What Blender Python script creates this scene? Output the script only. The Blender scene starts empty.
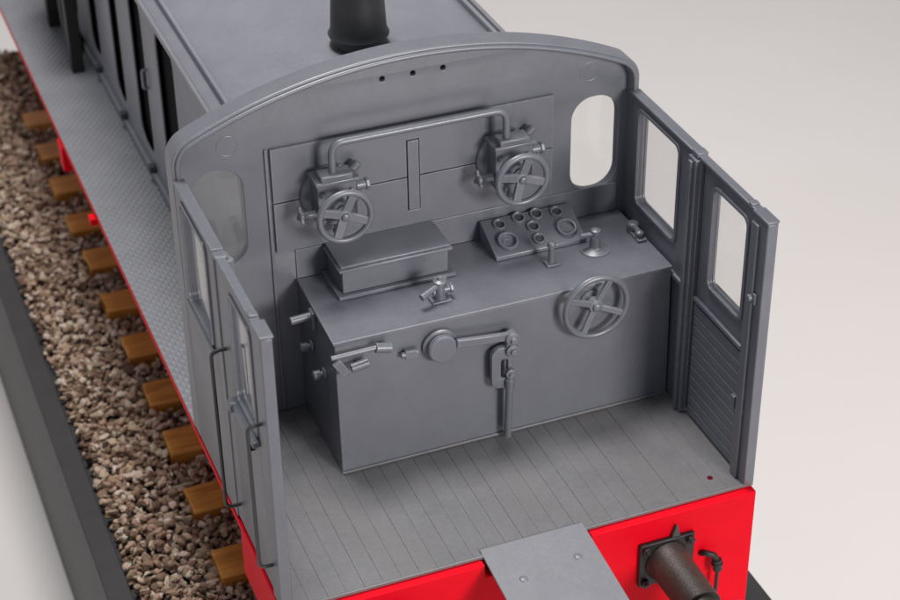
import bpy, bmesh, math, random
import numpy as np
from mathutils import Vector, Matrix
random.seed(7); rng = np.random.default_rng(11)
PI = math.pi
scn = bpy.context.scene
COL = scn.collection

# ------------------------------------------------------------------ materials
def new_mat(name):
    m = bpy.data.materials.new(name); m.use_nodes = True
    nt = m.node_tree; nt.nodes.clear()
    out = nt.nodes.new('ShaderNodeOutputMaterial'); b = nt.nodes.new('ShaderNodeBsdfPrincipled')
    nt.links.new(b.outputs[0], out.inputs[0])
    return m, nt, b, out

def N(nt, t, **kw):
    n = nt.nodes.new(t)
    for k, v in kw.items():
        if k in n.inputs: n.inputs[k].default_value = v
        else: setattr(n, k, v)
    return n

def ramp(nt, fac, stops):
    r = nt.nodes.new('ShaderNodeValToRGB')
    el = r.color_ramp.elements
    while len(el) < len(stops): el.new(0.5)
    for e, (p, c) in zip(el, stops):
        e.position = p; e.color = (*c, 1)
    nt.links.new(fac, r.inputs[0]); return r.outputs[0]

def paint(name, col, rough=0.5, var=0.12, spec=0.45, grain=0.06, wear=0.0, stain=None):
    """hand-brushed model paint: slight mottling, faint dust, fine surface grain"""
    m, nt, b, out = new_mat(name)
    tc = N(nt, 'ShaderNodeTexCoord')
    n1 = N(nt, 'ShaderNodeTexNoise', Scale=5.0, Detail=5.0, Roughness=0.6)
    n2 = N(nt, 'ShaderNodeTexNoise', Scale=38.0, Detail=4.0, Roughness=0.7)
    for n in (n1, n2): nt.links.new(tc.outputs['Object'], n.inputs['Vector'])
    mx = N(nt, 'ShaderNodeMath', operation='ADD'); nt.links.new(n1.outputs[0], mx.inputs[0])
    mu = N(nt, 'ShaderNodeMath', operation='MULTIPLY'); mu.inputs[1].default_value = 0.45
    nt.links.new(n2.outputs[0], mu.inputs[0]); nt.links.new(mu.outputs[0], mx.inputs[1])
    lo = tuple(c * (1 - var) for c in col); hi = tuple(min(1, c * (1 + var)) for c in col)
    c = ramp(nt, mx.outputs[0], [(0.45, lo), (1.0, hi)])
    # tiny pale specks of dust / paint wear
    n3 = N(nt, 'ShaderNodeTexNoise', Scale=85.0, Detail=2.0, Roughness=0.5)
    nt.links.new(tc.outputs['Object'], n3.inputs['Vector'])
    sp = ramp(nt, n3.outputs[0], [(0.69, (0, 0, 0)), (0.76, (1, 1, 1))])
    mix = N(nt, 'ShaderNodeMix', data_type='RGBA')
    spm = N(nt, 'ShaderNodeMath', operation='MULTIPLY'); spm.inputs[1].default_value = 0.22
    nt.links.new(sp, spm.inputs[0]); nt.links.new(spm.outputs[0], mix.inputs[0])
    nt.links.new(c, mix.inputs[6]); mix.inputs[7].default_value = (*[min(1, x * 1.7 + .04) for x in col], 1)
    col_out = mix.outputs[2]
    if stain:
        sn = N(nt, 'ShaderNodeTexNoise', Scale=2.3, Detail=6.0, Roughness=0.68, Distortion=0.5); nt.links.new(tc.outputs['Object'], sn.inputs['Vector'])
        sm = N(nt, 'ShaderNodeMapRange'); sm.inputs[1].default_value = 0.32; sm.inputs[2].default_value = 0.68; sm.inputs[4].default_value = 0.75; nt.links.new(sn.outputs[0], sm.inputs[0])
        smx = N(nt, 'ShaderNodeMix', data_type='RGBA'); nt.links.new(sm.outputs[0], smx.inputs[0]); nt.links.new(col_out, smx.inputs[6]); smx.inputs[7].default_value = (*stain, 1); col_out = smx.outputs[2]
    if wear:
        bv = N(nt, 'ShaderNodeBevel', samples=6); bv.inputs['Radius'].default_value = 0.012
        ge = N(nt, 'ShaderNodeNewGeometry')
        dt = N(nt, 'ShaderNodeVectorMath', operation='DOT_PRODUCT'); nt.links.new(bv.outputs[0], dt.inputs[0]); nt.links.new(ge.outputs['Normal'], dt.inputs[1])
        mr2 = N(nt, 'ShaderNodeMapRange'); mr2.inputs[1].default_value = 0.985; mr2.inputs[2].default_value = 0.86; mr2.inputs[3].default_value = 0.0; mr2.inputs[4].default_value = 1.0
        nt.links.new(dt.outputs['Value'], mr2.inputs[0])
        wn = N(nt, 'ShaderNodeMapRange'); wn.inputs[1].default_value = 0.3; wn.inputs[2].default_value = 0.7; wn.inputs[3].default_value = 0.15; wn.inputs[4].default_value = wear
        nt.links.new(n2.outputs[0], wn.inputs[0])
        wm = N(nt, 'ShaderNodeMath', operation='MULTIPLY'); nt.links.new(mr2.outputs[0], wm.inputs[0]); nt.links.new(wn.outputs[0], wm.inputs[1])
        mx2 = N(nt, 'ShaderNodeMix', data_type='RGBA'); nt.links.new(wm.outputs[0], mx2.inputs[0]); nt.links.new(col_out, mx2.inputs[6])
        mx2.inputs[7].default_value = (*[min(1, x * 1.9 + .05) for x in col], 1); col_out = mx2.outputs[2]
    nt.links.new(col_out, b.inputs['Base Color'])
    rr = N(nt, 'ShaderNodeMapRange'); rr.inputs[3].default_value = rough - 0.09; rr.inputs[4].default_value = rough + 0.12
    nt.links.new(n2.outputs[0], rr.inputs[0]); nt.links.new(rr.outputs[0], b.inputs['Roughness'])
    b.inputs['Specular IOR Level'].default_value = spec
    n4 = N(nt, 'ShaderNodeTexNoise', Scale=120.0, Detail=3.0, Roughness=0.6)
    nt.links.new(tc.outputs['Object'], n4.inputs['Vector'])
    bp = N(nt, 'ShaderNodeBump', Strength=grain, Distance=0.01)
    nt.links.new(n4.outputs[0], bp.inputs['Height']); nt.links.new(bp.outputs[0], b.inputs['Normal'])
    return m

M = {}
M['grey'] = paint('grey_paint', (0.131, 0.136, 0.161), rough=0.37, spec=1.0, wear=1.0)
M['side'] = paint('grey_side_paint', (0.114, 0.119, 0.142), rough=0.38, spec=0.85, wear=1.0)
M['floor'] = paint('floor_paint', (0.128, 0.128, 0.138), rough=0.42, spec=0.95, var=0.22, grain=0.12, stain=(0.150, 0.139, 0.139), wear=0.4)
M['plate'] = paint('pale_grey_paint', (0.172, 0.173, 0.194), rough=0.42, spec=0.85)
M['hood'] = paint('hood_paint', (0.185, 0.187, 0.220), rough=0.42, spec=0.85)
M['red'] = paint('red_paint', (0.74, 0.0025, 0.014), rough=0.5, var=0.06, spec=0.08, grain=0.05)
M['black'] = paint('black_paint', (0.017, 0.016, 0.016), rough=0.45, grain=0.2)
M['brown_steel'] = paint('brown_black_steel', (0.040, 0.031, 0.026), rough=0.42, var=0.35, grain=0.25)
M['rail_shade'] = paint('shaded_rail_grey', (0.034, 0.035, 0.038), rough=0.45)  # cab grey darkened for the grab rails, their shadow put into the colour
M['dial_shade'] = paint('shaded_dial_grey', (0.055, 0.057, 0.063), rough=0.4)  # shadow inside the small dial rings, painted onto the dial bottoms
M['chimney'] = paint('chimney_paint', (0.03, 0.031, 0.034), rough=0.42)
M['dark_grey'] = paint('dark_grey_paint', (0.06, 0.062, 0.068), rough=0.5)
M['board'] = paint('board_grey', (0.034, 0.034, 0.036), rough=0.5, var=0.2)
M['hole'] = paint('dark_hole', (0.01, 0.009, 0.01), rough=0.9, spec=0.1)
M['red_hole'] = paint('dark_red_hole', (0.10, 0.003, 0.008), rough=0.8, spec=0.1)
M['steel'] = paint('rail_steel', (0.16, 0.13, 0.11), rough=0.4)

def chequer():
    m = paint('chequer_plate_paint', (0.215, 0.219, 0.240), rough=0.42, spec=0.8)
    nt = m.node_tree; b = [n for n in nt.nodes if n.type == 'BSDF_PRINCIPLED'][0]
    tc = [n for n in nt.nodes if n.type == 'TEX_COORD'][0]
    sep = N(nt, 'ShaderNodeSeparateXYZ'); nt.links.new(tc.outputs['Object'], sep.inputs[0])
    def lin(a, bq, f):
        p = N(nt, 'ShaderNodeMath', operation='MULTIPLY'); p.inputs[1].default_value = a * f
        q = N(nt, 'ShaderNodeMath', operation='MULTIPLY'); q.inputs[1].default_value = bq * f
        nt.links.new(sep.outputs[0], p.inputs[0]); nt.links.new(sep.outputs[1], q.inputs[0])
        s = N(nt, 'ShaderNodeMath', operation='ADD'); nt.links.new(p.outputs[0], s.inputs[0]); nt.links.new(q.outputs[0], s.inputs[1])
        f2 = N(nt, 'ShaderNodeMath', operation='SINE'); nt.links.new(s.outputs[0], f2.inputs[0])
        return f2.outputs[0]
    A = lin(0.83, -0.55, 2 * PI / 0.032); B0 = lin(0.83, 0.55, 2 * PI / 0.032)
    Bm = N(nt, 'ShaderNodeMath', operation='MULTIPLY'); Bm.inputs[1].default_value = 0.45; nt.links.new(B0, Bm.inputs[0]); B = Bm.outputs[0]
    mxm = N(nt, 'ShaderNodeMath', operation='MAXIMUM'); nt.links.new(A, mxm.inputs[0]); nt.links.new(B, mxm.inputs[1])
    bp = N(nt, 'ShaderNodeBump', Strength=0.6, Distance=0.006)
    old = [n for n in nt.nodes if n.type == 'BUMP'][0]
    nt.links.new(old.outputs[0], bp.inputs['Normal'])
    nt.links.new(mxm.outputs[0], bp.inputs['Height']); nt.links.new(bp.outputs[0], b.inputs['Normal'])
    return m
M['chequer'] = chequer()

def glass(name, tint, haze):
    m, nt, b, out = new_mat(name)
    nt.nodes.remove(b)
    tr = N(nt, 'ShaderNodeBsdfTransparent'); tr.inputs[0].default_value = (*tint, 1)
    gl = N(nt, 'ShaderNodeBsdfGlossy'); gl.inputs['Roughness'].default_value = 0.06
    df = N(nt, 'ShaderNodeBsdfDiffuse'); df.inputs[0].default_value = (0.6, 0.6, 0.6, 1)
    lw = N(nt, 'ShaderNodeLayerWeight'); lw.inputs[0].default_value = 0.5
    pw = N(nt, 'ShaderNodeMath', operation='POWER'); pw.inputs[1].default_value = 5.0; nt.links.new(lw.outputs['Facing'], pw.inputs[0])
    fr = N(nt, 'ShaderNodeMath', operation='MULTIPLY_ADD'); fr.inputs[1].default_value = 0.9; fr.inputs[2].default_value = 0.04; nt.links.new(pw.outputs[0], fr.inputs[0])
    m1 = N(nt, 'ShaderNodeMixShader'); nt.links.new(fr.outputs[0], m1.inputs[0]); nt.links.new(tr.outputs[0], m1.inputs[1]); nt.links.new(gl.outputs[0], m1.inputs[2])
    tc = N(nt, 'ShaderNodeTexCoord'); nz = N(nt, 'ShaderNodeTexNoise', Scale=22.0, Detail=5.0, Roughness=0.7); nt.links.new(tc.outputs['Object'], nz.inputs['Vector'])
    mr = N(nt, 'ShaderNodeMapRange'); mr.inputs[1].default_value = 0.35; mr.inputs[2].default_value = 0.8
    mr.inputs[3].default_value = haze * 0.5; mr.inputs[4].default_value = haze * 1.8
    nt.links.new(nz.outputs[0], mr.inputs[0])
    m2 = N(nt, 'ShaderNodeMixShader'); nt.links.new(mr.outputs[0], m2.inputs[0]); nt.links.new(m1.outputs[0], m2.inputs[1]); nt.links.new(df.outputs[0], m2.inputs[2])
    nt.links.new(m2.outputs[0], out.inputs[0])
    return m
M['glass'] = glass('clear_pane', (0.985, 0.985, 0.98), 0.012)
M['dusty_glass'] = glass('dusty_pane', (0.95, 0.96, 0.96), 0.018)

def wood():
    m, nt, b, out = new_mat('orange_stained_wood')
    tc = N(nt, 'ShaderNodeTexCoord'); mp = N(nt, 'ShaderNodeMapping'); mp.inputs['Scale'].default_value = (3, 26, 26)
    nt.links.new(tc.outputs['Object'], mp.inputs[0])
    oi = N(nt, 'ShaderNodeObjectInfo')
    ad = N(nt, 'ShaderNodeVectorMath', operation='ADD'); nt.links.new(mp.outputs[0], ad.inputs[0]); 
    ml = N(nt, 'ShaderNodeMath', operation='MULTIPLY'); ml.inputs[1].default_value = 40; nt.links.new(oi.outputs['Random'], ml.inputs[0]); nt.links.new(ml.outputs[0], ad.inputs[1])
    nz = N(nt, 'ShaderNodeTexNoise', Scale=1.0, Detail=5.0, Roughness=0.65, Distortion=0.6); nt.links.new(ad.outputs[0], nz.inputs['Vector'])
    c = ramp(nt, nz.outputs[0], [(0.25, (0.30, 0.115, 0.016)), (0.5, (0.56, 0.235, 0.036)), (0.75, (0.74, 0.36, 0.075))])
    nt.links.new(c, b.inputs['Base Color']); b.inputs['Roughness'].default_value = 0.5
    bp = N(nt, 'ShaderNodeBump', Strength=0.35, Distance=0.01); nt.links.new(nz.outputs[0], bp.inputs['Height']); nt.links.new(bp.outputs[0], b.inputs['Normal'])
    return m
M['wood'] = wood()

def stone():
    m, nt, b, out = new_mat('ballast_stone')
    g = N(nt, 'ShaderNodeNewGeometry')
    c = ramp(nt, g.outputs['Random Per Island'], [(0.0, (0.10, 0.066, 0.048)), (0.25, (0.25, 0.172, 0.126)), (0.5, (0.375, 0.275, 0.208)), (0.78, (0.48, 0.375, 0.295)), (0.93, (0.57, 0.48, 0.40)), (1.0, (0.66, 0.58, 0.50))])
    tc = N(nt, 'ShaderNodeTexCoord'); nz = N(nt, 'ShaderNodeTexNoise', Scale=60.0, Detail=4.0, Roughness=0.7); nt.links.new(tc.outputs['Object'], nz.inputs['Vector'])
    mix = N(nt, 'ShaderNodeMix', data_type='RGBA', blend_type='OVERLAY'); mix.inputs[0].default_value = 0.5
    nt.links.new(c, mix.inputs[6]); nt.links.new(nz.outputs['Color'], mix.inputs[7])
    hs = N(nt, 'ShaderNodeHueSaturation', Saturation=1.14, Value=1.0); nt.links.new(mix.outputs[2], hs.inputs['Color'])
    nt.links.new(hs.outputs[0], b.inputs['Base Color']); b.inputs['Roughness'].default_value = 0.8
    b.inputs['Specular IOR Level'].default_value = 0.3
    bp = N(nt, 'ShaderNodeBump', Strength=0.5, Distance=0.01); nt.links.new(nz.outputs[0], bp.inputs['Height']); nt.links.new(bp.outputs[0], b.inputs['Normal'])
    return m
M['stone'] = stone()
m, nt, b, out = new_mat('backdrop_card'); M['backdrop'] = m
tc = N(nt, 'ShaderNodeTexCoord'); nz = N(nt, 'ShaderNodeTexNoise', Scale=0.5, Detail=3.0); nt.links.new(tc.outputs['Object'], nz.inputs['Vector'])
nt.links.new(ramp(nt, nz.outputs[0], [(0.3, (0.69, 0.652, 0.636)), (0.7, (0.71, 0.675, 0.66))]), b.inputs['Base Color'])
b.inputs['Roughness'].default_value = 0.9; b.inputs['Specular IOR Level'].default_value = 0.1

# ------------------------------------------------------------------ mesh helpers
def link(o, parent=None):
    COL.objects.link(o)
    if parent: o.parent = parent
    return o

def empty(name, parent=None, loc=(0, 0, 0)):
    o = bpy.data.objects.new(name, None); o.empty_display_size = 0.1; o.location = loc
    return link(o, parent)

def obj(name, bm, mat, parent=None, bevel=0.005, seg=2, smooth=True, label=None):
    me = bpy.data.meshes.new(name)
    bmesh.ops.recalc_face_normals(bm, faces=bm.faces[:])
    bm.to_mesh(me); bm.free()
    if smooth:
        for p in me.polygons: p.use_smooth = True
        me.set_sharp_from_angle(angle=math.radians(38))
    me.materials.append(M[mat])
    o = bpy.data.objects.new(name, me); link(o, parent)
    if bevel:
        md = o.modifiers.new('edges', 'BEVEL'); md.width = bevel; md.segments = seg; md.limit_method = 'ANGLE'
        md.angle_limit = math.radians(40); md.harden_normals = False; md.use_clamp_overlap = True
    if label: o['label'] = label
    return o

def BM(): return bmesh.new()

def box(bm, x0, x1, y0, y1, z0, z1):
    v = [bm.verts.new(p) for p in ((x0,y0,z0),(x1,y0,z0),(x1,y1,z0),(x0,y1,z0),(x0,y0,z1),(x1,y0,z1),(x1,y1,z1),(x0,y1,z1))]
    for f in ((0,3,2,1),(4,5,6,7),(0,1,5,4),(1,2,6,5),(2,3,7,6),(3,0,4,7)): bm.faces.new([v[i] for i in f])
    return bm

def boxbm(*a): return box(BM(), *a)

def frame_for(d):
    d = Vector(d).normalized()
    a = Vector((0, 0, 1)) if abs(d.z) < 0.9 else Vector((1, 0, 0))
    u = d.cross(a).normalized(); w = d.cross(u).normalized()
    return d, u, w

def lathe(bm, p0, axis, prof, n=32, cap0=True, cap1=True):
    """prof: list of (distance along axis, radius)"""
    d, u, w = frame_for(axis); p0 = Vector(p0); rings = []
    for (t, r) in prof:
        r = max(r, 1e-4)
        rings.append([bm.verts.new(p0 + d * t + (u * math.cos(2*PI*i/n) + w * math.sin(2*PI*i/n)) * r) for i in range(n)])
    for a, b2 in zip(rings, rings[1:]):
        for i in range(n): bm.faces.new((a[i], a[(i+1) % n], b2[(i+1) % n], b2[i]))
    if cap0: bm.faces.new(rings[0][::-1])
    if cap1: bm.faces.new(rings[-1])
    return bm

def cyl(bm, p0, p1, r0, r1=None, n=24):
    r1 = r0 if r1 is None else r1
    L = (Vector(p1) - Vector(p0)).length
    return lathe(bm, p0, Vector(p1) - Vector(p0), [(0, r0), (L, r1)], n)

def fillet(pts, r, k=6):
    """round the inner corners of a polyline"""
    P = [Vector(p) for p in pts]; out = [P[0]]
    for a, b2, c in zip(P, P[1:], P[2:]):
        d1 = (a - b2); d2 = (c - b2); rr = min(r, d1.length * .49, d2.length * .49)
        s, e = b2 + d1.normalized() * rr, b2 + d2.normalized() * rr
        for i in range(k + 1):
            t = i / k; out.append(s * (1-t)**2 + b2 * 2*t*(1-t) + e * t*t)
    out.append(P[-1]); return out

def tube(bm, pts, r, n=14):
    P = [Vector(p) for p in pts]; rings = []
    d, u, w = frame_for(P[1] - P[0])
    for i, p in enumerate(P):
        t = (P[min(i+1, len(P)-1)] - P[max(i-1, 0)]).normalized()
        u = (u - t * u.dot(t)).normalized(); w = t.cross(u)
        rings.append([bm.verts.new(p + (u * math.cos(2*PI*k/n) + w * math.sin(2*PI*k/n)) * (r[i] if isinstance(r, (list, tuple)) else r)) for k in range(n)])
    for a, b2 in zip(rings, rings[1:]):
        for k in range(n): bm.faces.new((a[k], a[(k+1) % n], b2[(k+1) % n], b2[k]))
    bm.faces.new(rings[0][::-1]); bm.faces.new(rings[-1]); return bm

def torus(bm, c, axis, R, r, n=56, k=14, squash=1.0):
    d, u, w = frame_for(axis); c = Vector(c); rings = []
    for i in range(n):
        a = 2*PI*i/n; rad = u * math.cos(a) + w * math.sin(a)
        rings.append([bm.verts.new(c + rad * (R + r * math.cos(2*PI*j/k)) + d * (r * squash * math.sin(2*PI*j/k))) for j in range(k)])
    for i in range(n):
        a, b2 = rings[i], rings[(i+1) % n]
        for j in range(k): bm.faces.new((a[j], a[(j+1) % k], b2[(j+1) % k], b2[j]))
    return bm

def bar(bm, p0, p1, wdir, wid, thk):
    """flat bar from p0 to p1, wid along wdir, thk along the third direction"""
    p0, p1 = Vector(p0), Vector(p1); d = (p1 - p0).normalized(); w = Vector(wdir); w = (w - d * w.dot(d)).normalized(); t = d.cross(w)
    v = []
    for p in (p0, p1):
        for a, b2 in ((-1,-1),(1,-1),(1,1),(-1,1)): v.append(bm.verts.new(p + w * a * wid/2 + t * b2 * thk/2))
    for f in ((0,3,2,1),(4,5,6,7),(0,1,5,4),(1,2,6,5),(2,3,7,6),(3,0,4,7)): bm.faces.new([v[i] for i in f])
    return bm

def prism(bm, poly, axis, a, b2):
    """poly 2-D, axis 'x': (y,z), 'y': (x,z), 'z': (x,y)"""
    def P(q, t): return (t, q[0], q[1]) if axis == 'x' else (q[0], t, q[1]) if axis == 'y' else (q[0], q[1], t)
    A = [bm.verts.new(P(q, a)) for q in poly]; B = [bm.verts.new(P(q, b2)) for q in poly]; n = len(poly)
    bm.faces.new(A[::-1]); bm.faces.new(B)
    for i in range(n): bm.faces.new((A[i], A[(i+1) % n], B[(i+1) % n], B[i]))
    return bm

def rrect(x0, x1, z0, z1, r, k=8):
    out = []
    for cx, cz, a0 in ((x1-r, z0+r, -90), (x1-r, z1-r, 0), (x0+r, z1-r, 90), (x0+r, z0+r, 180)):
        for i in range(k+1):
            a = math.radians(a0 + 90*i/k); out.append((cx + r*math.cos(a), cz + r*math.sin(a)))
    return out

def circ(cx, cz, r, k=20): return [(cx + r*math.cos(2*PI*i/k), cz + r*math.sin(2*PI*i/k)) for i in range(k)]

def plate(name, outlines, mat, parent, axis, a, b2, bevel=0.004, label=None):
    """flat sheet with holes: 2-D curve fill, turned into a mesh, between planes a and b2 of the axis"""
    cu = bpy.data.curves.new(name, 'CURVE'); cu.dimensions = '2D'; cu.fill_mode = 'BOTH'
    cu.extrude = abs(b2 - a)/2 - bevel; cu.bevel_depth = bevel; cu.bevel_resolution = 2; cu.offset = -bevel
    for pl in outlines:
        s = cu.splines.new('POLY'); s.points.add(len(pl)-1); s.use_cyclic_u = True
        for p, q in zip(s.points, pl): p.co = (q[0], q[1], 0, 1)
    tmp = bpy.data.objects.new(name, cu); COL.objects.link(tmp)
    dg = bpy.context.evaluated_depsgraph_get()
    me = bpy.data.meshes.new_from_object(tmp.evaluated_get(dg))
    bpy.data.objects.remove(tmp)
    bm = BM(); bm.from_mesh(me); bpy.data.meshes.remove(me)
    mid = (a + b2)/2
    for v in bm.verts:
        x, y, z = v.co
        v.co = (mid + z, x, y) if axis == 'x' else (x, mid + z, y) if axis == 'y' else (x, y, mid + z)
    bmesh.ops.remove_doubles(bm, verts=bm.verts[:], dist=1e-5)
    return obj(name, bm, mat, parent, bevel=0, label=label)

def hexnut(bm, p, axis, r, h): return lathe(bm, p, axis, [(0, r), (h, r)], 6)

# ------------------------------------------------------------------ the locomotive
loco = empty('model_locomotive')
loco['label'] = 'grey model railway locomotive with open driving cab, hand wheels and red buffer beam'
loco['category'] = 'model locomotive'

W = 1.0          # half width of cab
CABY = -1.190    # open end of cab floor

# --- cab floor: boards along the loco with fine joints
bm = BM(); box(bm, -0.984, 0.984, CABY + .004, 0.0505, -0.030, -0.0030)
x = -0.9625; nb = 26; wd = 1.925/nb
for i in range(nb):
    g = 0.0010
    box(bm, x + g/2, x + wd - g/2, CABY, -0.004, -0.007, 0.0 + random.uniform(-.0008, .0008)); x += wd
floor_o = obj('cab_floor', bm, 'floor', loco, bevel=0.0010, seg=1)
bm = BM(); box(bm, -0.9995, 0.9995, CABY - .013, CABY - .001, -0.012, 0.003)
obj('floor_edge_strip', bm, 'floor', floor_o, bevel=0.003)
bm = BM(); lathe(bm, (0.853, -1.107, 0.0), (0, 0, 1), [(0, .0115), (0.0022, .0115)], 20)
obj('drain_hole', bm, 'red_hole', floor_o, bevel=0)

# --- running plate beside the hood, red valance
for s in (-1, 1):
    xs = sorted((s*0.998, s*0.40))
    o = obj('running_plate', boxbm(xs[0], xs[1], 0.052, 6.3, -0.014, 0.0), 'chequer', loco, bevel=0.002)
    xs = sorted((s*1.000, s*0.985))
    v = obj('valance', boxbm(xs[0], xs[1], CABY, 6.3, -0.046, -0.0145), 'red', loco, bevel=0.003)
    for y0, yw, zb, xo in ((1.985, .06, -.085, 1.030), (2.80, .12, -.20, 1.010)):
        bm = BM(); box(bm, *sorted((s*xo, s*0.965)), y0, y0 + yw, zb, -0.047)
        obj('step_bracket', bm, 'red', v, bevel=0.004)
    xs = sorted((s*0.992, s*0.965))
    obj('cab_apron', boxbm(xs[0], xs[1], -1.185, -0.60, -0.30, -0.033), 'red', loco, bevel=0.004)

# --- frames and wheels under the plate
for s in (-1, 1):
    obj('main_frame', boxbm(*sorted((s*.42, s*.47)), -1.14, 6.2, -0.62, -0.047), 'red', loco, bevel=0.004)
    for y in (-0.2, 1.1, 2.4, 3.7, 5.0):
        bm = BM(); lathe(bm, (s*.49, y, -0.56), (s, 0, 0), [(0, .37), (.03, .37), (.035, .34), (.10, .33), (.102, .27), (.07, .26), (.07, .08), (.12, .07)], 40)
        obj('wheel', bm, 'red', loco, bevel=0)

# --- buffer beam with the notch for the fall plate
poly = [(-.995, -0.70), (.995, -0.70), (.995, -0.014), (0.262, -0.014), (0.262, -0.075), (-0.192, -0.075), (-0.192, -0.014), (-.995, -0.014)]
beam = obj('buffer_beam', prism(BM(), poly, 'y', -1.238, CABY - .003), 'red', loco, bevel=0.004)
for s in (-1, 1):
    bx, bz = s*0.592, -0.232
    b0 = empty('buffer', loco, (bx, -1.239, bz))
    obj('mounting_plate', boxbm(-.122, .122, -.022, 0, -.110, .110), 'black', b0, bevel=0.006)
    for sx in (-1, 1):
        for sz in (-1, 1):
            bm = BM(); hexnut(bm, (sx*.098, -.0245, sz*.084), (0, -1, 0), .020, .016); lathe(bm, (sx*.098, -.040, sz*.084), (0, -1, 0), [(0, .010), (.008, .009)], 12)
            obj('bolt', bm, 'black', b0, bevel=0.002)
    bm = BM(); lathe(bm, (0, -.0245, 0), (0, -1, 0), [(0, .098), (.02, .092), (.05, .086), (.30, .082), (.302, .062), (.46, .062)], 40)
    obj('shank', bm, 'brown_steel', b0, bevel=0.003)
    bm = BM(); lathe(bm, (0, -.484, 0), (0, -1, 0), [(0, .17), (.015, .175), (.03, .16), (.04, .10), (.043, .002)], 40)
    obj('buffer_head', bm, 'brown_steel', b0, bevel=0)
    bm = BM(); prism(bm, [(.018, .1105), (.056, .1105), (.044, .165), (.037, .165)], 'y', -.018, -.002)
    obj('lug', bm, 'dark_grey', b0, bevel=0.002)
# brake hose on the beam
hz = empty('brake_hose', loco, (0.79, -1.239, -0.252))
bm = BM(); tube(bm, fillet([(-.03, 0, -.012), (-.026, -.028, .008), (.016, -.040, -.008), (.026, -.044, -.075)], .03), .013)
obj('hose', bm, 'black', hz, bevel=0)
bm = BM(); cyl(bm, (.022, -.042, -.03), (.028, -.044, -.085), .020); torus(bm, (.024, -.043, -.05), (.1, 0, -1), .020, .005, 24, 8)
obj('coupling_head', bm, 'black', hz, bevel=0.003)
bm = BM(); tube(bm, [(.028, -.044, -.085), (.026, -.044, -.2), (.020, -.04, -.33)], .008)
obj('pipe', bm, 'black', hz, bevel=0)

# --- fall plate between the beams
fp = empty('fall_plate', loco, (0.030, -1.165, 0.0040)); fp.rotation_euler = (math.radians(6.5), 0, 0)
bm = BM(); box(bm, -.218, .222, -.62, 0.0, -.006, .003)
obj('sheet', bm, 'plate', fp, bevel=0.003)
for px, py in ((-.115, -.20), (.130, -.165)):
    bm = BM(); lathe(bm, (px, py, .0032), (0, 0, 1), [(0, .017), (.002, .016), (.004, .012), (.005, .004)], 20)
    obj('rivet', bm, 'plate', fp, bevel=0)

# --- bulkhead
def arch(inset=0.0, z0=0.0):
    """outline from lower right up over the roof to lower left"""
    Rr = 2.205 - inset; zc = 1.607 - 2.205
    xw = 1.0 - inset; rc = 0.115 - inset*.6
    # corner circle tangent to wall x = xw and inside arch
    cx = xw - rc
    cz = zc + math.sqrt((Rr - rc)**2 - cx*cx)
    a1 = math.atan2(cz - zc, cx)
    pts = [(xw, z0)]
    for i in range(11):
        a = a1 * i/10; pts.append((cx + rc*math.cos(a), cz + rc*math.sin(a)))
    n = 48
    for i in range(1, n):
        a = a1 + (PI - 2*a1) * i/n; pts.append((Rr*math.cos(a), zc + Rr*math.sin(a)))
    for i in range(11):
        a = PI - a1 + a1 * i/10; pts.append((-cx + rc*math.cos(a), cz + rc*math.sin(a)))
    pts.append((-xw, z0)); return pts
wins = [rrect(s*.8205 - .1075, s*.8205 + .1075, .777, 1.224, .1, 12) for s in (-1, 1)]
holes = [circ(hx, 1.486, .0115) for hx in (-.118, .012, .140)]
bulk = plate('bulkhead', [arch(0.016, 0.0)] + wins + holes, 'grey', loco, 'y', 0.0, 0.040, bevel=0.004)
for hx in (-.118, .012, .140):
    bm = BM(); lathe(bm, (hx, 0.0405, 1.486), (0, 1, 0), [(0, .02), (.012, .02)], 16); obj('hole_plug', bm, 'hole', bulk, bevel=0)
# roof lip round the edge
oa, ia = arch(0.0, 0.0), arch(0.033, 0.0)
bm = BM(); R4 = []
for (ox, oz), (ix, iz) in zip(oa, ia):
    R4.append([bm.verts.new(p) for p in ((ox, -.044, oz), (ix, -.044, iz), (ix, .062, iz), (ox, .062, oz))])
for a, b2 in zip(R4, R4[1:]):
    for k in range(4): bm.faces.new((a[k], a[(k+1) % 4], b2[(k+1) % 4], b2[k]))
bm.faces.new(R4[0]); bm.faces.new(R4[-1][::-1])
obj('roof_lip', bm, 'grey', bulk, bevel=0.006, seg=3)
bm = BM(); tube(bm, [(px, -.047, pz) for px, pz in arch(0.022, 0.001)], .0095, 10)
obj('lip_bead', bm, 'grey', bulk, bevel=0)
for s in (-1, 1):
    plate('window_pane', [rrect(s*.8205-.112, s*.8205+.112, .772, 1.229, .105, 12)], 'dusty_glass' if s < 0 else 'glass', bulk, 'y', 0.026, 0.032, bevel=0.001)
# faint moulding rings on the bulkhead
for cx, cz in ((-.765, 1.322), (.791, 1.345)):
    bm = BM(); torus(bm, (cx, -.0005, cz), (0, 1, 0), .042, .0015, 40, 8); obj('moulding_mark', bm, 'grey', bulk, bevel=0)
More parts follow.
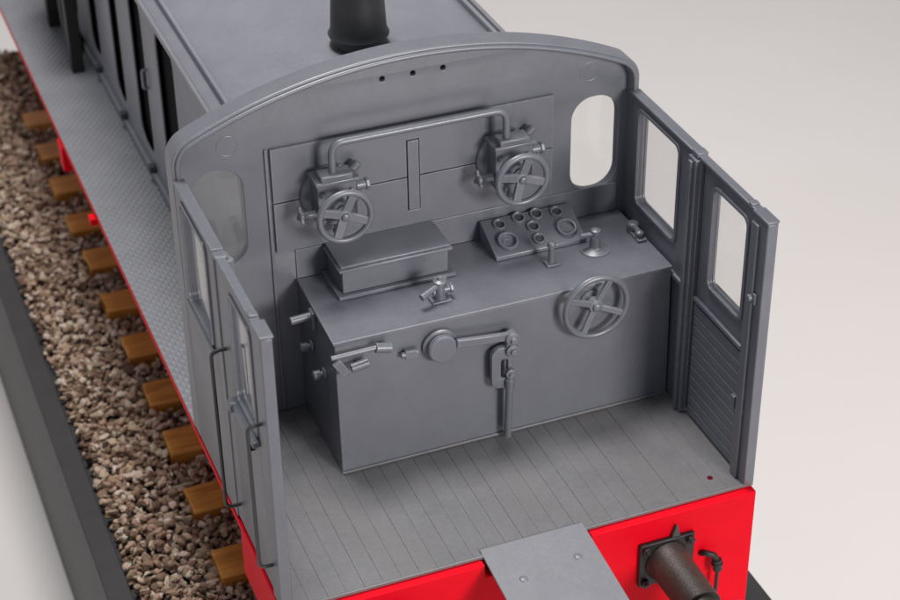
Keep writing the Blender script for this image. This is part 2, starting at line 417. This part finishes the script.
# cover plates over the bulkhead: upper, lower and the strip between them
pan = empty('cover_panel', loco, (0, 0, 0))
def notched(x0, x1, z0, z1, zn, up):
    n0, n1 = -.030, .026
    return [(x0, z0), (n0, z0), (n0, zn), (n1, zn), (n1, z0), (x1, z0), (x1, z1), (x0, z1)] if up else [(x0, z0), (x1, z0), (x1, z1), (n1, z1), (n1, zn), (n0, zn), (n0, z1), (x0, z1)]
obj('lower_sheet', prism(BM(), notched(-.600, .622, .800, 1.0265, .870, False), 'y', -.015, -.001), 'grey', pan, bevel=0.002)
obj('upper_sheet', prism(BM(), notched(-.600, .622, 1.0320, 1.276, 1.200, True), 'y', -.015, -.001), 'grey', pan, bevel=0.002)
obj('joint_strip', boxbm(-.0265, .0225, -.019, -.001, .874, 1.1965), 'grey', pan, bevel=0.003)
obj('edge_bead', boxbm(-.622, -.609, -.010, -.001, .02, 1.276), 'grey', pan, bevel=0.003)
obj('lower_ledge', boxbm(-.520, .93, -.007, -.001, .655, .792), 'grey', pan, bevel=0.002)

# --- pipe joining the two valves
VL, VR, VZ = -0.366, 0.397, 1.037
bm = BM(); tube(bm, fillet([(VL - .012, -.115, VZ + .14), (VL - .012, -.115, VZ + .272), (VR - .030, -.115, VZ + .272), (VR - .030, -.115, VZ + .14)], .055, 8), .0155, 16)
obj('steam_pipe', bm, 'grey', loco, bevel=0)

def handwheel(parent, c, R, r, wid, ang, hub, depth=0.0, spin=4):
    """rim, flat spokes and hub of a hand wheel facing -y, centre c"""
    bm = BM(); torus(bm, c, (0, -1, 0), R, r, 64, 16); obj('rim', bm, 'grey', parent, bevel=0)
    cx, cy, cz = c
    for k in range(spin):
        a = math.radians(ang + 360*k/spin); dx, dz = math.cos(a), math.sin(a)
        bm = BM(); bar(bm, (cx + dx*hub*.7, cy + depth, cz + dz*hub*.7), (cx + dx*(R - r*.4), cy, cz + dz*(R - r*.4)), (dz, 0, -dx), wid, .016)
        obj('spoke', bm, 'grey', parent, bevel=0.003)
    bm = BM(); lathe(bm, (cx, cy + depth + .025, cz), (0, -1, 0), [(0, hub), (.035, hub), (.037, hub*.62), (.048, hub*.6), (.052, hub*.35)], 24)
    obj('hub', bm, 'grey', parent, bevel=0.002)

for vx, ang, lab in ((VL, 68, None), (VR, 74, None)):
    v = empty('steam_valve', loco, (vx, 0, VZ))
    bm = BM(); lathe(bm, (.006, -.0135, .0), (0, -1, 0), [(0, .132), (.014, .130), (.020, .122), (.022, .092), (.030, .088)], 48); obj('flange', bm, 'grey', v, bevel=0.002)
    bm = BM(); box(bm, -.082, .082, -.128, -.030, -.088, .100); lathe(bm, (0, -.127, -.005), (0, -1, 0), [(0, .066), (.010, .066), (.014, .058), (.020, .040), (.050, .034)], 32)
    for kx, kz in ((-.06, -.066), (.06, -.066), (-.06, .058), (.06, .058)): hexnut(bm, (kx, -.1285, kz), (0, -1, 0), .014, .012)
    obj('valve_body', bm, 'grey', v, bevel=0.006)
    bm = BM(); box(bm, -.092, .092, -.146, -.026, .1005, .118); box(bm, -.070, .062, -.150, -.075, .1185, .146)
    obj('valve_cover', bm, 'grey', v, bevel=0.005)
    bm = BM(); cyl(bm, (.075, -.06, .10), (.115, -.06, .135), .018); cyl(bm, (.085, -.10, .055), (.125, -.10, .055), .02); hexnut(bm, (.1255, -.10, .055), (1, 0, 0), .027, .016)
    obj('side_union', bm, 'grey', v, bevel=0.003)
    # drain tap with a three-armed handle on the outer face
    bm = BM(); cyl(bm, (-.088, -.11, -.03), (-.142, -.11, -.03), .017); lathe(bm, (-.142, -.11, -.03), (-1, 0, 0), [(0, .024), (.012, .024), (.02, .012)], 16)
    for k in range(3):
        a = math.radians(80 + 120*k); bar(bm, (-.150, -.11, -.03), (-.154, -.11 + .042*math.cos(a), -.03 + .042*math.sin(a)), (1, 0, 0), .012, .016)
    obj('drain_tap', bm, 'grey', v, bevel=0.002)
    bm = BM(); cyl(bm, (.01, -.08, -.095), (.01, -.08, -.140), .016); hexnut(bm, (.01, -.08, -.140), (0, 0, -1), .022, .018); obj('drain_stub', bm, 'grey', v, bevel=0.002)
    bm = BM(); cyl(bm, (0, -.18, -.004), (0, -.222, -.004), .014); obj('spindle', bm, 'grey', v, bevel=0)
    handwheel(v, (0.0, -.218, -.006), .107, .0135, .036, ang, .026, depth=.012)

# --- control desk
desk_poly_b = ((-.524, -.510), (.958, -.510), (.946, -.001), (-.520, -.001))
bm = BM()
lo = [bm.verts.new((px, py, 0.0012)) for px, py in desk_poly_b]
hi = [bm.verts.new((px, py, .640)) for px, py in ((-.530, -.510), (.946, -.510), (.940, -.001), (-.520, -.001))]
bm.faces.new(lo[::-1]); bm.faces.new(hi)
for i in range(4): bm.faces.new((lo[i], lo[(i+1) % 4], hi[(i+1) % 4], hi[i]))
desk = obj('control_desk', bm, 'grey', loco, bevel=0.004)
bm = BM(); prism(bm, [(-.537, -.517), (.949, -.517), (.944, -.0085), (-.525, -.0085)], 'z', .6405, .6545)
obj('desk_top', bm, 'plate_top' if 'plate_top' in M else 'grey', desk, bevel=0.003)
bm = BM(); box(bm, -.527, .955, -.519, -.5105, .0015, .014); obj('foot_strip', bm, 'floor', desk, bevel=0.003)
DZ = .655
# chest on the desk
ch = empty('locker_box', loco, (0, 0, DZ))
obj('base_flange', boxbm(-.416, .092, -.240, -.014, 0, .018), 'grey', ch, bevel=0.004)
obj('box_body', boxbm(-.392, .066, -.218, -.022, .0185, .122), 'grey', ch, bevel=0.004)
bm = BM(); box(bm, -.408, .083, -.232, -.010, .1225, .136); box(bm, -.398, .073, -.222, -.016, .1365, .148)
obj('lid', bm, 'grey', ch, bevel=0.004)

# gauge panel: sloping desk with eight dials
gp = obj('gauge_panel', prism(BM(), [(-.207, DZ + .0005), (-.207, .675), (-.033, .7495), (-.020, .7495), (-.020, DZ + .0005)], 'x', .285, .700), 'grey', loco, bevel=0.004)
sl = Vector((0, .175, .075)).normalized(); nrm = Vector((0, -sl.z, sl.y))
for gx, gy, gr in ((.361, -.148, .045), (.631, -.145, .044), (.358, -.063, .0265), (.451, -.050, .028), (.533, -.050, .028), (.622, -.060, .027), (.496, -.105, .028), (.497, -.166, .0265)):
    hh = 1.0 if gr > .035 else .72
    c = Vector((gx, gy, .675 + (gy + .207) * (.0745/.174)))
    bm = BM(); lathe(bm, c - nrm*.004, nrm, [(0, gr*.99), (.018*hh, gr), (.023*hh, gr*.94), (.023*hh, gr*.82), (.021*hh, gr*.76), (.0055, gr*.73), (.005, gr*.5), (.005, .002)], 36)
    if gr > .035:
        torus(bm, c + nrm*.0025, nrm, gr*.38, .0022, 28, 8)
    d = obj('gauge_dial', bm, 'grey', gp, bevel=0)
    d.data.materials.append(M['dial_shade'])
    for p in d.data.polygons:
        if gr < .035 and (p.center - c).length < gr*.72: p.material_index = 1

# small lever post
bm = BM(); box(bm, .463, .519, -.334, -.284, DZ, DZ + .010); cyl(bm, (.490, -.307, DZ + .01), (.490, -.307, DZ + .082), .014, .0125); lathe(bm, (.490, -.307, DZ + .082), (0, 0, 1), [(0, .0125), (.003, .018), (.014, .019), (.024, .014), (.027, .004)], 20)
obj('lever_post', bm, 'grey', loco, bevel=0.002)
# whistle valve: dished base, cylinder, side handle
wv = empty('whistle_valve', loco, (.706, -.277, DZ))
bm = BM(); lathe(bm, (0, 0, 0), (0, 0, 1), [(0, .062), (.005, .062), (.011, .050), (.017, .030), (.022, .027)], 36); obj('base', bm, 'grey', wv, bevel=0)
bm = BM(); lathe(bm, (0, 0, .024), (0, 0, 1), [(0, .025), (.045, .022), (.046, .017), (.060, .017), (.062, .021), (.074, .021), (.079, .012), (.080, .002)], 28); obj('body', bm, 'grey', wv, bevel=0)
bm = BM(); bar(bm, (.012, -.004, .083), (-.066, .012, .077), (0, 1, .2), .018, .013); obj('handle', bm, 'grey', wv, bevel=0.004)
# brake valve
bv = empty('brake_valve', loco, (-.036, -.383, DZ))
bm = BM(); box(bm, -.042, .042, -.030, .028, 0, .010); cyl(bm, (0, 0, .01), (0, 0, .062), .024, .02); cyl(bm, (-.03, .01, .04), (.045, .01, .04), .017); hexnut(bm, (.045, .01, .04), (1, 0, 0), .022, .014)
obj('body', bm, 'grey', bv, bevel=0.003)
bm = BM(); lathe(bm, (0, 0, .062), (0, 0, 1), [(0, .017), (.016, .017), (.020, .026), (.030, .026), (.036, .012), (.05, .010)], 20); obj('spindle', bm, 'grey', bv, bevel=0)
bm = BM(); tube(bm, [(.012, .006, .080), (-.03, -.016, .072), (-.094, -.040, .056)], [.010, .012, .016], 14); tube(bm, [(0, 0, .084), (.020, .012, .088), (.032, .02, .088)], .010, 10); obj('handle', bm, 'grey', bv, bevel=0.002)
# lubricator at the outer edge of the desk
lb = empty('lubricator', loco, (.918, -.24, DZ))
bm = BM(); box(bm, -.022, .020, -.062, .060, 0, .012); lathe(bm, (0, .038, .012), (0, 0, 1), [(0, .026), (.025, .028), (.034, .02), (.036, .003)], 20); lathe(bm, (-.002, -.03, .012), (0, 0, 1), [(0, .020), (.02, .020), (.028, .012), (.030, .003)], 20)
cyl(bm, (0, -.02, .028), (0, .05, .034), .012); obj('oil_cups', bm, 'grey', lb, bevel=0.002)

# --- fittings on the front of the desk
FY = -.5105
hwb = empty('brake_wheel', loco, (.578, FY, .578))
bm = BM(); lathe(bm, (0, -.001, 0), (0, -1, 0), [(0, .05), (.008, .048), (.012, .026), (.05, .022)], 28); obj('spindle', bm, 'grey', hwb, bevel=0)
handwheel(hwb, (0, -.058, 0), .138, .0135, .026, 64, .030, depth=.010)
rg = empty('regulator_gear', loco, (0, FY, 0))
bm = BM(); lathe(bm, (-.092, -.001, .537), (0, -1, 0), [(0, .074), (.014, .074), (.018, .068), (.019, .05), (.025, .05), (.026, .060), (.046, .061), (.051, .055), (.052, .002)], 44); obj('drum', bm, 'grey', rg, bevel=0)
bm = BM(); bar(bm, (-.035, -.050, .553), (.212, -.050, .528), (0, 0, 1), .036, .020); obj('lever_bar', bm, 'grey', rg, bevel=0.004)
bm = BM(); lathe(bm, (.203, -.036, .522), (0, -1, 0), [(0, .030), (.036, .030), (.040, .014), (.052, .013)], 24); lathe(bm, (.205, -.036, .462), (0, -1, 0), [(0, .028), (.030, .028), (.034, .013), (.044, .012)], 24); bar(bm, (.203, -.045, .525), (.205, -.045, .46), (1, 0, 0), .046, .018)
obj('pivot_link', bm, 'grey', rg, bevel=0.002)
lp = plate('slotted_link', [rrect(.118, .205, .278, .478, .042, 10), rrect(.158, .190, .325, .420, .015, 8)], 'grey', rg, 'y', -.050, -.024, bevel=0.003)
for zz in (.44, .31): obj('standoff', cyl(BM(), (.160, -.024, zz), (.160, -.001, zz), .014), 'grey', rg, bevel=0)
bm = BM(); lathe(bm, (.196, -.05, .352), (0, -1, 0), [(0, .022), (.018, .022), (.022, .010), (.03, .009)], 20); cyl(bm, (.195, -.058, .34), (.191, -.045, .022), .016); cyl(bm, (.1945, -.0575, .32), (.194, -.057, .27), .020); obj('push_rod', bm, 'grey', rg, bevel=0.001)
ss = empty('sanding_rods', loco, (0, FY, 0))
bm = BM(); cyl(bm, (-.560, -.045, .617), (-.372, -.045, .620), .0105); cyl(bm, (-.376, -.045, .620), (-.312, -.045, .605), .021); cyl(bm, (-.335, -.045, .61), (-.335, -.001, .60), .012); obj('upper_rod', bm, 'grey', ss, bevel=0.002)
bm = BM(); bar(bm, (-.535, -.030, .582), (-.495, -.030, .520), (1, 0, .6), .036, .016); cyl(bm, (-.51, -.03, .545), (-.51, -.001, .545), .012); cyl(bm, (-.478, -.04, .545), (-.405, -.04, .556), .019); cyl(bm, (-.44, -.04, .55), (-.44, -.001, .545), .012); obj('lower_crank', bm, 'grey', ss, bevel=0.002)
bm = BM(); box(bm, -.245, -.195, -.030, -.001, .515, .553); cyl(bm, (-.262, -.018, .534), (-.188, -.018, .536), .012); obj('stop_block', bm, 'grey', ss, bevel=0.003)
# fittings on the end of the desk
se = empty('end_handles', loco, (-.526, 0, 0))
bm = BM(); box(bm, -.016, .0, -.262, -.212, .56, .64); cyl(bm, (-.012, -.237, .617), (-.100, -.237, .612), .017); obj('upper_handle', bm, 'grey', se, bevel=0.003)
for y0, z0 in ((-.190, .438), (-.350, .404)):
    bm = BM(); hexnut(bm, (0, y0, z0), (-1, 0, 0), .026, .010); cyl(bm, (-.010, y0, z0), (-.030, y0, z0), .012); lathe(bm, (-.022, y0, z0), (-1, 0, 0), [(0, .020), (.028, .020), (.031, .012)], 16); obj('pipe_union', bm, 'grey', se, bevel=0.003)

# --- cab sides, the same on both hands
def cab_side(s):
    def bx(x0, x1, *r): return (*sorted((s*x0, s*x1)), *r)
    root = empty('cab_side', loco, (0, 0, 0))
    w1 = rrect(-.490, -.128, .752, 1.196, .035, 6); w2 = rrect(-1.042, -.772, .705, 1.162, .035, 6)
    a, b2 = sorted((s*.964, s*.998))
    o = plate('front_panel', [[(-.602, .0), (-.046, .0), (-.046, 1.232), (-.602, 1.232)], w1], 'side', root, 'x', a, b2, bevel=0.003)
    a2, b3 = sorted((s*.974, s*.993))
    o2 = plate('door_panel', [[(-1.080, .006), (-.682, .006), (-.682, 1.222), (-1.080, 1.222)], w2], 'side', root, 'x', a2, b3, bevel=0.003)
    # window frames inside and out, panes
    for fn, (y0, y1, z0, z1), xa, xb, pane in (('w1', (-.490, -.128, .752, 1.196), .9645, .9985, o), ('w2', (-1.042, -.772, .705, 1.162), .9715, .9925, o2)):
        for xi, xo in ((xa - .008, xa + .006), (xb - .004, xb + .007)):
            q = sorted((s*xi, s*xo))
            plate('window_frame', [rrect(y0 - .012, y1 + .012, z0 - .012, z1 + .012, .045, 6), rrect(y0 + .004, y1 - .004, z0 + .004, z1 - .004, .033, 6)], 'side', pane, 'x', q[0], q[1], bevel=0.002)
        q = sorted((s*.979, s*.984))
        plate('window_pane', [rrect(y0 - .004, y1 + .004, z0 - .004, z1 + .004, .038, 6)], 'glass', pane, 'x', q[0], q[1], bevel=0.001)
    # standing post between panel and door, end post
    bm = BM(); box(bm, *bx(.986, .992, -.684, -.603, .004, 1.222)); box(bm, *bx(.986, .992, -1.0965, -1.078, .004, 1.222)); box(bm, *bx(.942, .963, -.664, -.596, .001, 1.226)); box(bm, *bx(.9635, .9855, -.664, -.604, .001, 1.226)); box(bm, *bx(.930, .9415, -.640, -.618, .001, 1.215))
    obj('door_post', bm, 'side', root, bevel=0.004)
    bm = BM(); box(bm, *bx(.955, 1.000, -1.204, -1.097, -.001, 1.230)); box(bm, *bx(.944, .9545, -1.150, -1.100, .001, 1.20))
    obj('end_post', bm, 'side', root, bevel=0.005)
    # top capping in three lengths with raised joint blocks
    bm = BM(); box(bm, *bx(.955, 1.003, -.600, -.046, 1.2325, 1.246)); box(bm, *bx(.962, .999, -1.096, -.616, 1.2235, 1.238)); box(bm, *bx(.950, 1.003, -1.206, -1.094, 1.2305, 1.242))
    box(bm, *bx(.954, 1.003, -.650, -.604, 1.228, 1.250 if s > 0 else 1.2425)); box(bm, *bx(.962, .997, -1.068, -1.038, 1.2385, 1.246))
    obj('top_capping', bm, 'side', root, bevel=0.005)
    # waist rails and boarding below the windows
    bm = BM(); box(bm, *bx(.946, .9635, -.594, -.047, .600, .622)); obj('waist_rail', bm, 'side', o, bevel=0.004)
    bm = BM(); box(bm, *bx(.957, .9735, -1.076, -.686, .585, .606)); obj('waist_rail', bm, 'side', o2, bevel=0.004)
    bm = BM(); z = .012
    for i in range(11):
        h = .0505; box(bm, *bx(.9665, .9735, -1.076, -.686, z + .003, z + h - .003)); z += h
    obj('boarding', bm, 'side', o2, bevel=0.0025)
    bm = BM(); box(bm, *bx(.950, .9715, -1.078, -1.050, .30, .36)); obj('lower_hinge', bm, 'side', o2, bevel=0.003)
    if s > 0:
        bm = BM(); box(bm, *bx(.945, .955, -1.172, -1.118, .858, .905)); cyl(bm, (s*.945, -1.145, .882), (s*.928, -1.145, .882), .014); obj('latch', bm, 'side', root, bevel=0.003)
    # outside sills and latches
    bm = BM(); box(bm, *bx(.9975, 1.014, -.505, -.115, .722, .744)); obj('window_sill', bm, 'side', o, bevel=0.004)
    bm = BM(); box(bm, *bx(.9925, 1.022, -1.060, -.755, .672, .696))
    if s < 0: box(bm, *bx(.9925, 1.034, -.80, -.765, .655, .70))
    obj('window_sill', bm, 'side', o2, bevel=0.004)
    bm = BM(); hexnut(bm, (s*.993, -.955, .60), (s, 0, 0), .014, .016); obj('keyhole', bm, 'hole', o2, bevel=0)
    # grab rails outside, on both sides of the door
    for y0, z0, z1, p in ((-.655, .10, .845, o2), (-1.125, .17, .825, root))[:2 if s < 0 else 1]:
        bm = BM(); tube(bm, fillet([(s*.985, y0, z1), (s*1.052, y0, z1), (s*1.052, y0, z0), (s*.985, y0, z0)], .030, 6), .0075, 12)
        obj('grab_rail', bm, 'rail_shade', p, bevel=0)
    return root
for s in (-1, 1): cab_side(s)

# --- engine hood in front of the cab
HY0, HY1 = .066, 6.2
def hood_prof(x): return 1.352 - .125*(x/.70)**2 - .02*abs(x/.7)**8
bm = BM(); xs = [-.70 + 1.40*i/40 for i in range(41)]
poly = [(x, hood_prof(x)) for x in xs] + [(.70, 1.170), (.655, 1.165), (-.655, 1.165), (-.70, 1.170)]
prism(bm, poly, 'y', HY0, HY1)
hood = obj('engine_hood', bm, 'hood', loco, bevel=0.006)
hsl = [(-7, 0)]
ops = [(1.50, 1.85), (2.15, 2.43), (2.76, 2.98), (3.38, 3.62), (4.0, 4.25), (4.7, 5.0)]
for s in (-1, 1):
    a, b2 = sorted((s*.620, s*.632))
    outl = [[(HY0, .06), (HY1, .06), (HY1, 1.1645), (HY0, 1.1645)]] + [rrect(y0, y1, .14, 1.02, .09, 8) for i, (y0, y1) in enumerate(ops)]
    hs = plate('hood_side', outl, 'hood', loco, 'x', a, b2, bevel=0.004)
    obj('foot_ledge', boxbm(*sorted((s*.610, s*.650)), HY0, HY1, .001, .0595), 'hood', hs, bevel=0.008)
    obj('panel_seam', boxbm(*sorted((s*.6325, s*.640)), .30, .95, 1.02, 1.034), 'dark_grey', hs, bevel=0.002)
    obj('rain_strip', boxbm(*sorted((s*.7005, s*.722)), HY0, HY1, 1.196, 1.226), 'plate', hood, bevel=0.006)
    bm = BM()
    for xx, zz in ((.628, 1.2395),): box(bm, *sorted((s*xx, s*(xx + .022))), HY0, HY1, zz - .02, zz + .034)
    obj('roof_seam', bm, 'hood', hood, bevel=0.006)
    for y0 in (.9, 1.52, 2.14, 2.78, 3.4): 
        bm = BM(); box(bm, *sorted((s*.633, s*.668)), y0, y0 + .045, .061, .10); obj('ledge_clip', bm, 'dark_grey', hs, bevel=0.004)
    bm = BM(); tube(bm, fillet([(s*.63, 2.12, .66), (s*.655, 2.12, .66), (s*.655, 2.12, .56), (s*.63, 2.12, .56)], .02, 5), .009, 10); obj('door_handle', bm, 'plate', hs, bevel=0)
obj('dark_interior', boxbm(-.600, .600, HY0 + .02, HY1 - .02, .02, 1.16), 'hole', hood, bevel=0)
# exhaust pot on the hood
ex = empty('exhaust_chimney', loco, (-.005, .615, 1.340))
bm = BM(); lathe(bm, (0, 0, 0), (0, 0, 1), [(0, .125), (.012, .125), (.018, .105), (.05, .098)], 40); obj('chimney_base', bm, 'dark_grey', ex, bevel=0)
bm = BM(); lathe(bm, (0, 0, .05), (0, 0, 1), [(0, .10), (.004, .128), (.014, .132), (.024, .124), (.05, .120), (.34, .105), (.342, .085), (.25, .08)], 44); obj('chimney_barrel', bm, 'chimney', ex, bevel=0)
# black fittings on the running plate far along
for s in (-1, 1):
    pf = empty('air_reservoir', loco, (s*.74, 3.55, 0))
    bm = BM(); lathe(bm, (0, -.05, .62), (0, 1, 0), [(0, .02), (.02, .09), (.06, .125), (.9, .125), (.95, .09), (.97, .02)], 32); obj('tank', bm, 'black', pf, bevel=0)
    for y0 in (0.02, .70):
        bm = BM(); box(bm, -.035, .035, y0, y0 + .07, .0005, .52); obj('tank_leg', bm, 'black', pf, bevel=0.004)
    bm = BM(); tube(bm, fillet([(0, .30, .50), (0, .30, .22), (-s*.08, .30, .08), (-s*.08, .30, .002)], .05), .022, 12); obj('tank_pipe', bm, 'black', pf, bevel=0)

# ------------------------------------------------------------------ track
BZ = -1.045
names = ['orange brown wooden sleeper end beside the cab step, nearest the open cab end',
         'orange wooden sleeper second along the ballast from the open cab end',
         'orange wooden sleeper third along the ballast from the open cab end',
         'orange wooden sleeper fourth along the ballast, by the chequered running plate',
         'orange wooden sleeper fifth along the ballast from the open cab end',
         'orange wooden sleeper sixth along the ballast, just before the red step bracket',
         'orange wooden sleeper seventh along, just beyond the first red step bracket',
         'orange wooden sleeper eighth along the ballast, blurred beside the red valance',
         'blurred orange wooden sleeper ninth along the ballast, near the second red bracket',
         'blurred orange wooden sleeper tenth along the ballast from the open cab end',
         'blurred orange wooden sleeper farthest along the ballast, beyond all the other sleepers']
ys = [.27, .78, 1.24, 1.70, 2.16, 2.64, 3.13, 3.60, 4.08, 4.57, 5.05]
def sleeper_bm():
    bm = boxbm(-.92, .92, -.105, .105, -.12, .0)
    bmesh.ops.subdivide_edges(bm, edges=bm.edges[:], cuts=2)
    for v in bm.verts: v.co += Vector((random.uniform(-1, 1), random.uniform(-1, 1), random.uniform(-1, 1)))*.005
    return bm
for i, (y, lab) in enumerate(zip(ys, names)):
    o = obj('sleeper', sleeper_bm(), 'wood', None, bevel=0.008)
    o.location = (random.uniform(-.012, .012), y, -.985); o.rotation_euler = (0, 0, random.uniform(-.02, .02))
    o['label'] = lab; o['category'] = 'sleeper'; o['group'] = 'wooden sleepers under the locomotive'

# ballast: thousands of separate stones, nobody could count them
def unit_ico(sub):
    bm = BM(); bmesh.ops.create_icosphere(bm, subdivisions=sub, radius=1.0)
    v = np.array([x.co[:] for x in bm.verts]); f = np.array([[q.index for q in x.verts] for x in bm.faces]); bm.free(); return v, f
V1, F1 = unit_ico(2); V0, F0 = unit_ico(1)
def stones(centres, sizes, V, F, jit):
    n = len(centres); k = len(V)
    lowf = rng.normal(0, 1, (n, 3, 3)); A = np.eye(3)[None] + lowf*.22
    P = np.einsum('nij,kj->nki', A, V)*(1 + rng.normal(0, jit, (n, k, 1)))
    P *= np.array([1, 1, .8])
    P = P*sizes[:, None, None] + centres[:, None, :]
    T = F[None] + (np.arange(n)*k)[:, None, None]
    return P.reshape(-1, 3), T.reshape(-1, 3)
def field(x0, x1, y0, y1, sp, z, zj, r0, r1):
    gx = np.arange(x0, x1, sp); gy = np.arange(y0, y1, sp)
    X, Y = np.meshgrid(gx, gy); X = X.ravel() + rng.uniform(-.5, .5, X.size)*sp; Y = Y.ravel() + rng.uniform(-.5, .5, Y.size)*sp
    Z = z + rng.uniform(-zj, zj, X.size)
    r = r0 + (r1 - r0)*rng.power(.8, X.size)
    Z = Z + .014*np.sin(X*31 + 3*np.sin(Y*17))*np.sin(Y*37 + 2*np.sin(X*23)) + .010*np.sin(X*67 + Y*53)
    keep = (X > x0 + .01) & (X < x1 - .01)
    return np.stack([X, Y, Z], 1)[keep], r[keep]
def not_on_sleeper(c, r):
    k = np.ones(len(c), bool)
    for y in ys: k &= ~((np.abs(c[:, 1] - y) < .115 + r*.35) & (np.abs(c[:, 0]) < .915 + r*.3))
    return c[k], r[k]
parts = []; off = 0
for (a, V, F, jit) in (((-1.32, -.40, -.9, 6.2, .030, -1.046, .012, .011, .021), V1, F1, .12),
                       ((-1.315, -.40, -.9, 6.2, .036, -1.022, .014, .010, .023), V1, F1, .13),
                       ((-.42, 1.225, -.9, 6.2, .062, -1.045, .015, .026, .042), V0, F0, .12)):
    c, r = field(*a); c, r = not_on_sleeper(c, r); parts.append(stones(c, r, V, F, jit))
PV = np.concatenate([p for p, _ in parts]); offs = np.cumsum([0] + [len(p) for p, _ in parts[:-1]]); PF = np.concatenate([t + o for (_, t), o in zip(parts, offs)])
me = bpy.data.meshes.new('ballast'); me.vertices.add(len(PV)); me.vertices.foreach_set('co', PV.ravel().astype(np.float32))
me.loops.add(PF.size); me.loops.foreach_set('vertex_index', PF.ravel().astype(np.int32))
me.polygons.add(len(PF)); me.polygons.foreach_set('loop_start', (np.arange(len(PF))*3).astype(np.int32))
me.update(calc_edges=True); me.shade_flat(); me.materials.append(M['stone'])
bal = link(bpy.data.objects.new('ballast', me)); bal['kind'] = 'stuff'; bal['label'] = 'brown and tan gravel ballast around the sleepers'

# display board under the track
board = obj('display_board', boxbm(-1.335, 1.235, -.92, 6.3, -2.2, -1.075), 'board', None, bevel=0)
board['label'] = 'dark grey display board carrying the gravel track bed'; board['category'] = 'display board'
for s, i0 in ((-1, 1.3355), (1, 1.2355)):
    bm = BM(); prism(bm, [(s*i0, -2.2), (s*i0, -1.005), (s*(i0 + .11), -1.000), (s*(i0 + .115), -1.012), (s*(i0 + .115), -2.2)], 'y', -.92, 6.3)
    obj('edge_moulding', bm, 'board', board, bevel=0.006)

# ------------------------------------------------------------------ setting: seamless backdrop sweep
bm = BM(); prof = []
for i in range(2): prof.append((-42.0 + 50.0*i, -2.21))
for i in range(1, 17):
    a = math.radians(90*i/16); prof.append((8.0 + 9*math.sin(a), -2.21 + 9*(1 - math.cos(a))))
prof.append((17.0, 18.0))
A = [bm.verts.new((-45, y, z)) for y, z in prof]; B = [bm.verts.new((45, y, z)) for y, z in prof]
for i in range(len(prof)-1): bm.faces.new((A[i], B[i], B[i+1], A[i+1]))
bd = obj('backdrop', bm, 'backdrop', None, bevel=0); bd['kind'] = 'structure'; bd['label'] = 'pale pinkish grey seamless studio backdrop'

# ------------------------------------------------------------------ light
w = bpy.data.worlds.new('World'); scn.world = w; w.use_nodes = True
w.node_tree.nodes['Background'].inputs[0].default_value = (0.88, 0.94, 1.0, 1); w.node_tree.nodes['Background'].inputs[1].default_value = 0.32
def area(name, loc, target, size, power, col=(1, 1, 1)):
    l = bpy.data.lights.new(name, 'AREA'); l.shape = 'RECTANGLE'; l.size = size[0]; l.size_y = size[1]; l.energy = power; l.color = col
    o = bpy.data.objects.new(name, l); link(o); o.location = loc
    o.rotation_euler = (Vector(target) - Vector(loc)).to_track_quat('-Z', 'Y').to_euler(); return o
area('overhead_softbox', (-0.6, 2.6, 13.5), (0.0, 0.8, 0.3), (4.5, 4.5), 1740, (1.0, 0.98, 0.965))
area('front_softbox', (3.8, -12.0, 4.8), (0.1, 0.0, 0.2), (3.0, 3.0), 1230, (1.0, 0.965, 0.935))

# ------------------------------------------------------------------ camera
cam = bpy.data.cameras.new('camera'); co = link(bpy.data.objects.new('camera', cam)); scn.camera = co
co.location = (-2.266512, -6.271620, 4.799255); co.rotation_euler = (0.988501, 0.012129, -0.376547)
cam.sensor_fit = 'HORIZONTAL'; cam.sensor_width = 36.0; cam.lens = 1864.473*36/900
cam.clip_start = 0.1; cam.clip_end = 200
cam.dof.use_dof = True; cam.dof.focus_distance = 7.45; cam.dof.aperture_fstop = 1.8

scn.view_settings.view_transform = 'Standard'; scn.view_settings.look = 'None'; scn.view_settings.exposure = 0.0; scn.view_settings.gamma = 1.0
scn.cycles.max_bounces = 8; scn.cycles.transparent_max_bounces = 16
